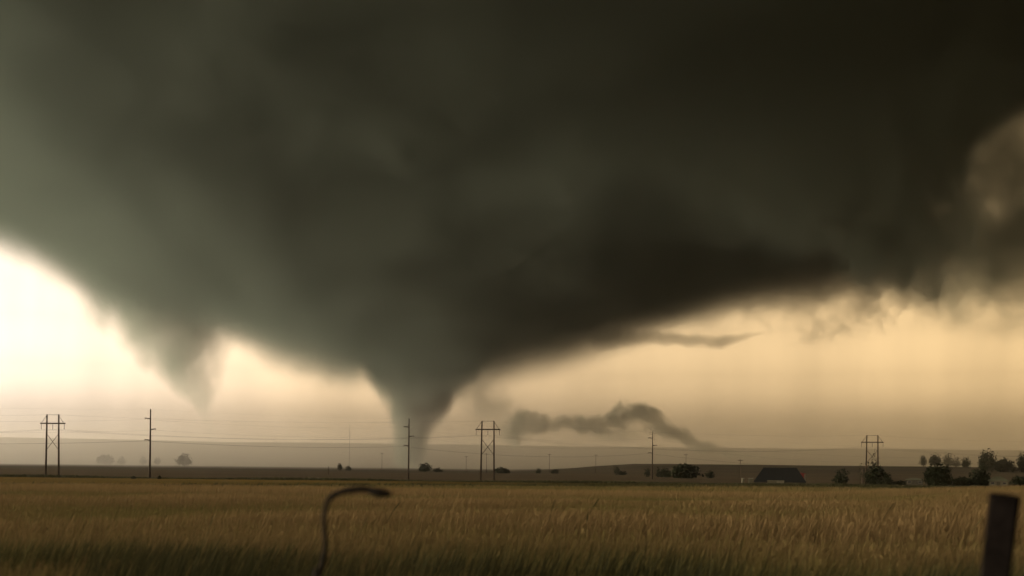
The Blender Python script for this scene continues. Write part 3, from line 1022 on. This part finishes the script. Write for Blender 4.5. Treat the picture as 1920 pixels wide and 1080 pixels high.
# low pale wall and trailer in front of the barn
a_ = px(1439, 901, 480)
b_ = px(1470, 901, 480)
wl = empty('low_wall', ((a_.x + b_.x) / 2, 480, gz(a_.x, 480)))
tag(wl, 'low pale wall along the front of the dark-roofed barn', 'wall')
hw = px(1455, 901.2, 480).z - gz(a_.x, 480)
L2 = (b_.x - a_.x) / 2
box('panel', -L2, L2, -0.12, 0.12, -0.4, hw, M_WALL, wl)
box('panel', L2 * 0.1, L2, -0.16, -0.125, -0.4, hw - 0.15, M_WHITE, wl)
box('coping', -L2 - 0.1, L2 + 0.1, -0.2, 0.2, hw + 0.003, hw + 0.12, M_WHITE, wl)
for xx, ww, lab in ((1393, 4, 'small pale box-like shed at the left end of the barnyard'), (1408, 8, 'low pale trailer left of the dark-roofed barn')):
    p = px(xx, 899, 482)
    z_ = gz(p.x, 482)
    r_ = empty('shed' if ww < 6 else 'trailer', (p.x, 482, z_))
    tag(r_, lab, 'shed' if ww < 6 else 'trailer')
    hh_ = px(xx, 897.5, 482).z - z_
    w2 = ww / F * 482 / 2
    box('body', -w2, w2, -0.9, 0.9, 0.35, hh_, M_WALL, r_)
    mesh_obj('roof', [(-w2 - .1, -1, hh_ + .003), (w2 + .1, -1, hh_ + .003), (w2 + .1, 1, hh_ + .003), (-w2 - .1, 1, hh_ + .003), (-w2 - .1, 0, hh_ + .3), (w2 + .1, 0, hh_ + .3)],
             [(0, 3, 2, 1), (0, 1, 5, 4), (2, 3, 4, 5), (1, 2, 5), (3, 0, 4)], M_WHITE, r_)
    if ww >= 6:
        for s in (-1, 1):
            V, Fs = tube_data([(s * w2 * 0.5, -0.98, 0.35), (s * w2 * 0.5, -0.78, 0.35)], 0.35, 12)
            mesh_obj('wheel', V, Fs, M_DARKWALL, r_)
    else:
        box('base', -w2, w2, -0.9, 0.9, -0.2, 0.347, M_DARKWALL, r_)

for x0, x1, yt, ye, yb, Yd, mw, mr, lab in (
        (1860, 1897, 893, 902, 906, 425, M_WALL, M_PALE_ROOF, 'farmhouse with a pale green hipped roof at the right, behind the wheat'),
        (1704, 1738, 896, 900, 907, 450, M_DARKWALL, M_PALE_ROOF, 'low pale green shed left of the largest round bush'),
        (1772, 1794, 896, 900, 908, 424, M_DARKWALL, M_PALE_ROOF, 'small pale green shed right of the largest round bush')):
    pa, pb = px(x0, ye, Yd), px(x1, ye, Yd)
    pt = px((x0 + x1) / 2, yt, Yd + 3.5)
    cx = (pa.x + pb.x) / 2
    z_ = gz(cx, Yd + 3.5)
    we = max(1.7, pa.z - z_)
    hip_house('farmhouse' if x0 > 1850 else 'farm_shed', cx, Yd + 3.5, z_, pb.x - pa.x, 7.0, we, max(we + 0.8, pt.z - z_), (pb.x - pa.x) * 0.25, mw, mr, R(-18), lab, 'house' if x0 > 1850 else 'shed')

# ------------------------------------------------------------------ wheat and grass
def lowfreq(x, y, s, seed):
    r2 = np.random.default_rng(seed)
    o = np.zeros_like(x)
    for k in range(7):
        a1 = r2.random() * 6.283
        f_ = (0.6 + 1.2 * r2.random()) / s
        o += np.sin((x * math.cos(a1) + y * math.sin(a1)) * f_ + r2.random() * 6.283 + 1.2 * np.sin(y * f_ * 0.7 + k))
    return o / 2.6


def blades(x, y, h, w, lean, lean_az, tint, head=None):
    """bent tapering blades rooted on the ground; head: fraction of blades' length that carries a thick ear"""
    n = len(x)
    z = ground_z(x, y)
    fx, fy = np.cos(lean_az), np.sin(lean_az)
    fa = rng.random(n) * np.pi
    wx, wy = np.cos(fa), np.sin(fa)
    V, Q, T = [], [], []
    ts = [0.0, 0.5, 1.0] if head is None else [0.0, 0.55, 0.8, 0.9, 1.0]
    ws = [1.0, 0.75, 0.08] if head is None else [0.8, 0.6, 0.6, 1.6, 0.5]
    for t_, w_ in zip(ts, ws):
        off = lean * h * t_ ** 1.8
        cxx = x + fx * off
        cyy = y + fy * off
        czz = z + h * t_ * np.sqrt(np.maximum(0.2, 1 - (lean * t_) ** 2 * 0.6)) - 0.02
        hw_ = w * w_ * 0.5
        V.append(np.stack([cxx - wx * hw_, cyy - wy * hw_, czz], -1))
        V.append(np.stack([cxx + wx * hw_, cyy + wy * hw_, czz], -1))
        T += [tint * (0.85 + 0.15 * t_)] * 2
    k = len(ts) * 2
    VV = np.stack(V, 1)
    base = np.arange(n)[:, None] * k
    for i in range(len(ts) - 1):
        Q.append(base + np.array([[2 * i, 2 * i + 1, 2 * i + 3, 2 * i + 2]]))
    return VV.reshape(-1, 3), np.concatenate(Q), np.stack(T, 1).ravel()


def scatter(n, d0, d1, amax=0.50):
    d = np.sqrt(rng.random(n) * (d1 ** 2 - d0 ** 2) + d0 ** 2)
    a = (rng.random(n) * 2 - 1) * amax
    return d * np.sin(a), d * np.cos(a)


def join(parts):
    Vs, Qs, Ts = [], [], []
    o = 0
    for v, q_, t_ in parts:
        Vs.append(v)
        Qs.append(q_ + o)
        Ts.append(t_)
        o += len(v)
    return np.concatenate(Vs), np.concatenate(Qs), np.concatenate(Ts)


M_WHEAT = blade_mat('wheat_straw', [(0.0, (0.055, 0.060, 0.022)), (0.25, (0.12, 0.105, 0.035)), (0.55, (0.160, 0.112, 0.050)), (0.8, (0.200, 0.142, 0.065)), (1.0, (0.26, 0.19, 0.095))], 0.35)
M_GRASS = blade_mat('verge_grass', [(0.0, (0.026, 0.028, 0.014)), (0.5, (0.058, 0.057, 0.022)), (1.0, (0.16, 0.13, 0.05))], 0.3)


def edge_keep(x, y, lim=150.0):
    return (y - np.minimum(np.maximum(x + 70.0, 0) * 1.15, 130.0)) < lim + 5 * np.sin(x / 9.0)


parts = []
for n, d0, d1, hh_, ww_, hd in ((80000, 8.5, 22, 0.82, 0.007, True), (170000, 22, 85, 0.84, 0.012, True), (85000, 42, 110, 0.85, 0.04, None), (60000, 110, 300, 0.8, 0.09, None)):
    x, y = scatter(n, d0, d1)
    d = np.hypot(x, y)
    k = edge_keep(x, y)
    if d0 == 22:
        k &= rng.random(len(x)) < np.clip((85 - d) / 45, 0, 1)
    if d0 == 42:
        k &= rng.random(len(x)) < np.clip((d - 42) / 30, 0.05, 1)
    x, y = x[k], y[k]
    n = len(x)
    lf = lowfreq(x, y, 1.6, 3)
    swell = 0.5 * lowfreq(x * 0.25, y, 4.0, 21) + 0.6 * lowfreq(x * 0.22, y, 11.0, 22) + 0.45 * lowfreq(x * 0.2, y, 30.0, 23)
    pat = np.clip(0.55 + 0.20 * lf + 0.40 * swell, 0, 1)
    h = hh_ * (0.66 + 0.40 * pat) * (0.90 + 0.18 * rng.random(n))
    lean = np.clip(0.10 + 0.26 * rng.random(n) + 0.08 * lf + 0.08 * (1 - pat), 0.02, 0.8)
    la = rng.normal(0.3, 1.1, n)
    tint = np.clip(0.18 + 0.54 * pat + 0.07 * rng.normal(size=n), 0.02, 0.85)
    parts.append(blades(x, y, h, ww_ * (0.7 + 0.6 * rng.random(n)), lean, la, tint, hd))
V_, Q_, T_ = join(parts)
wheat = np_mesh('wheat_field', V_, Q_, M_WHEAT, {'tint': T_})
tag(wheat, 'golden wheat field leaning in the wind', kind='stuff')

# dark verge grass nearest the camera, thick on the left
parts = []
x, y = scatter(110000, 5.5, 18.0)
den = np.clip(0.70 - (np.hypot(x, y) - 12.2) / 1.7 + 0.55 * lowfreq(x, y, 1.1, 11) + 0.15 * sstep(-1.0, -5.0, x), 0, 1)
k = rng.random(len(x)) < den
x, y = x[k], y[k]
n = len(x)
h = (0.62 + 0.34 * rng.random(n)) * (1 + 0.20 * sstep(9, 12, np.hypot(x, y))) * (0.9 + 0.2 * lowfreq(x, y, 0.9, 12))
parts.append(blades(x, y, np.maximum(0.15, h), 0.014 * (0.6 + 0.8 * rng.random(n)), 0.30 + 0.35 * rng.random(n), rng.normal(0.2, 0.6, n),
                    np.clip(0.36 + 0.32 * lowfreq(x, y, 0.8, 13) + 0.15 * rng.normal(size=n), 0, 1)))
x, y = scatter(30000, 10.5, 17.5)
k = rng.random(len(x)) < np.clip(lowfreq(x, y, 0.7, 31) * 0.9 + 0.05, 0, 1) * np.clip((17.5 - np.hypot(x, y)) / 4.5, 0, 1)
x, y = x[k], y[k]
n = len(x)
parts.append(blades(x, y, 0.85 + 0.30 * rng.random(n), 0.016 * (0.7 + 0.8 * rng.random(n)), 0.15 + 0.3 * rng.random(n), rng.normal(0.2, 0.6, n), np.clip(0.02 + 0.2 * rng.random(n), 0, 1)))
# weed patch on the left and scattered tall dark stems in the wheat
x = rng.normal(-5.2, 2.0, 3000)
y = rng.normal(16.0, 0.7, 3000)
n = len(x)
parts.append(blades(x, y, 0.75 + 0.28 * rng.random(n), 0.018 * (0.6 + 0.8 * rng.random(n)), 0.2 + 0.3 * rng.random(n), rng.normal(0.2, 0.7, n), np.clip(0.28 + 0.3 * lowfreq(x, y, 0.9, 41) + 0.15 * rng.random(n), 0, 1)))
x, y = scatter(24, 12, 32)
n = len(x)
parts.append(blades(x, y, 1.0 + 0.25 * rng.random(n), 0.014 * (1 + np.hypot(x, y) / 60), 0.15 + 0.3 * rng.random(n), rng.normal(0.3, 0.8, n), np.clip(0.25 + 0.3 * rng.random(n), 0, 1), True))
V_ = None
pa = [p for p in parts]
Vg, Qg, Tg = join(pa)
grass = np_mesh('grass', Vg, Qg, M_GRASS, {'tint': Tg})
tag(grass, 'dark green verge grass and weeds along the near edge of the wheat', kind='stuff')

# dark grassy banks between the far fields
parts = []
xs_ = rng.random(16000) * 420 - 170
lim = 154 + np.minimum(np.maximum(xs_ + 70.0, 0) * 1.15, 130.0)
ys_ = lim + rng.normal(0, 1.0, len(xs_)) * (3.0 + 0.09 * np.maximum(0, xs_ + 60)) + 4 * np.sin(xs_ / 31)
n = len(xs_)
parts.append(blades(xs_, ys_, 0.5 + 0.5 * rng.random(n), 0.13 + 0.1 * rng.random(n), 0.3 + 0.3 * rng.random(n), rng.normal(0.2, 0.6, n), np.clip(0.1 + 0.25 * rng.random(n), 0, 1)))
xs_ = rng.random(12000) * 420 - 200
ys_ = 379 + 0.06 * xs_ + rng.normal(0, 3.5, len(xs_)) + 5 * np.sin(xs_ / 40)
n = len(xs_)
parts.append(blades(xs_, ys_, (0.4 + 0.6 * rng.random(n)) * (0.8 + 0.3 * np.sin(xs_ / 13)), 0.25 + 0.1 * rng.random(n), 0.3 + 0.3 * rng.random(n), rng.normal(0.2, 0.6, n), np.clip(0.1 + 0.25 * rng.random(n), 0, 1)))
Vg, Qg, Tg = join(parts)
bank = np_mesh('grass_bank', Vg, Qg, M_GRASS, {'tint': Tg})
tag(bank, 'dark strips of rough grass between the far fields', kind='stuff')

# ------------------------------------------------------------------ near fence post
YP = 6.0
pt = px(1884, 930, YP)
pbm = px(1866, 1080, YP)
ax = (pt - pbm).normalized()
base_z = gz(pbm.x, YP) - 0.3
L = (pt.z - base_z) / ax.z
root = empty('fence_post', pt - ax * L)
rot = Vector((0, 0, 1)).rotation_difference(ax) @ Matrix.Rotation(R(-24), 4, 'Z').to_quaternion()
root.rotation_mode = 'QUATERNION'
root.rotation_quaternion = rot
tag(root, 'dark leaning wooden fence post at the right foreground', 'fence post')
V, Fs = [], []
secs = np.linspace(0, L, 16)
w0 = 0.068
shape = []
for i in range(4):
    a0 = math.pi / 4 + i * math.pi / 2
    for da in (-0.10, 0.10):
        shape.append((math.cos(a0 + da) * w0 * 1.28, math.sin(a0 + da) * w0 * 1.28))
for i, z in enumerate(secs):
    for k, (sx_, sy_) in enumerate(shape):
        j = 1 + 0.035 * math.sin(3.1 * k + i * 0.9) + 0.02 * random.uniform(-1, 1)
        zt_ = z + (0.012 * math.sin(k * 2.2) if i == len(secs) - 1 else 0)
        V.append((sx_ * j, sy_ * j, zt_))
ns = len(shape)
for i in range(len(secs) - 1):
    for k in range(ns):
        k2 = (k + 1) % ns
        Fs.append((i * ns + k, i * ns + k2, (i + 1) * ns + k2, (i + 1) * ns + k))
V.append((0, 0, L + 0.012))
for k in range(ns):
    Fs.append(((len(secs) - 1) * ns + k, (len(secs) - 1) * ns + (k + 1) % ns, len(V) - 1))
mesh_obj('shaft', V, Fs, M_POST, root)

# ------------------------------------------------------------------ bent stalk
YS = 6.5
path = [(590, 1110, 7), (598, 1080, 7), (606, 1052, 6.5), (610, 1022, 5.5), (608, 990, 5), (608, 966, 5), (613, 944, 5.5), (624, 930, 6), (642, 922, 6.5), (660, 918.5, 8), (680, 917, 7.5), (698, 919, 7)]
pts = [px(x, y, YS) for x, y, r_ in path]
b0 = pts[0]
ext = Vector((b0.x - 0.02, YS, gz(b0.x, YS) - 0.1))
pts = [ext] + pts
rad_s = [0.018] + [0.85 * r_ / F * YS for _, _, r_ in path]
root = empty('bent_stalk', ext)
tag(root, 'dark bent stalk arching over to the right above the near wheat', 'stalk')
fine, fr = [], []
for i in range(len(pts) - 1):
    for k in range(4):
        tt = k / 4
        p0_, p1_, p2_, p3_ = pts[max(i - 1, 0)], pts[i], pts[i + 1], pts[min(i + 2, len(pts) - 1)]
        c_ = 0.5 * ((2 * p1_) + (p2_ - p0_) * tt + (2 * p0_ - 5 * p1_ + 4 * p2_ - p3_) * tt ** 2 + (3 * p1_ - p0_ - 3 * p2_ + p3_) * tt ** 3)
        fine.append(c_ - ext)
        fr.append((rad_s[i] * (1 - tt) + rad_s[i + 1] * tt) * (1 + 0.07 * math.sin(i * 4 + k * 1.7)))
fine.append(pts[-1] - ext)
fr.append(rad_s[-1])
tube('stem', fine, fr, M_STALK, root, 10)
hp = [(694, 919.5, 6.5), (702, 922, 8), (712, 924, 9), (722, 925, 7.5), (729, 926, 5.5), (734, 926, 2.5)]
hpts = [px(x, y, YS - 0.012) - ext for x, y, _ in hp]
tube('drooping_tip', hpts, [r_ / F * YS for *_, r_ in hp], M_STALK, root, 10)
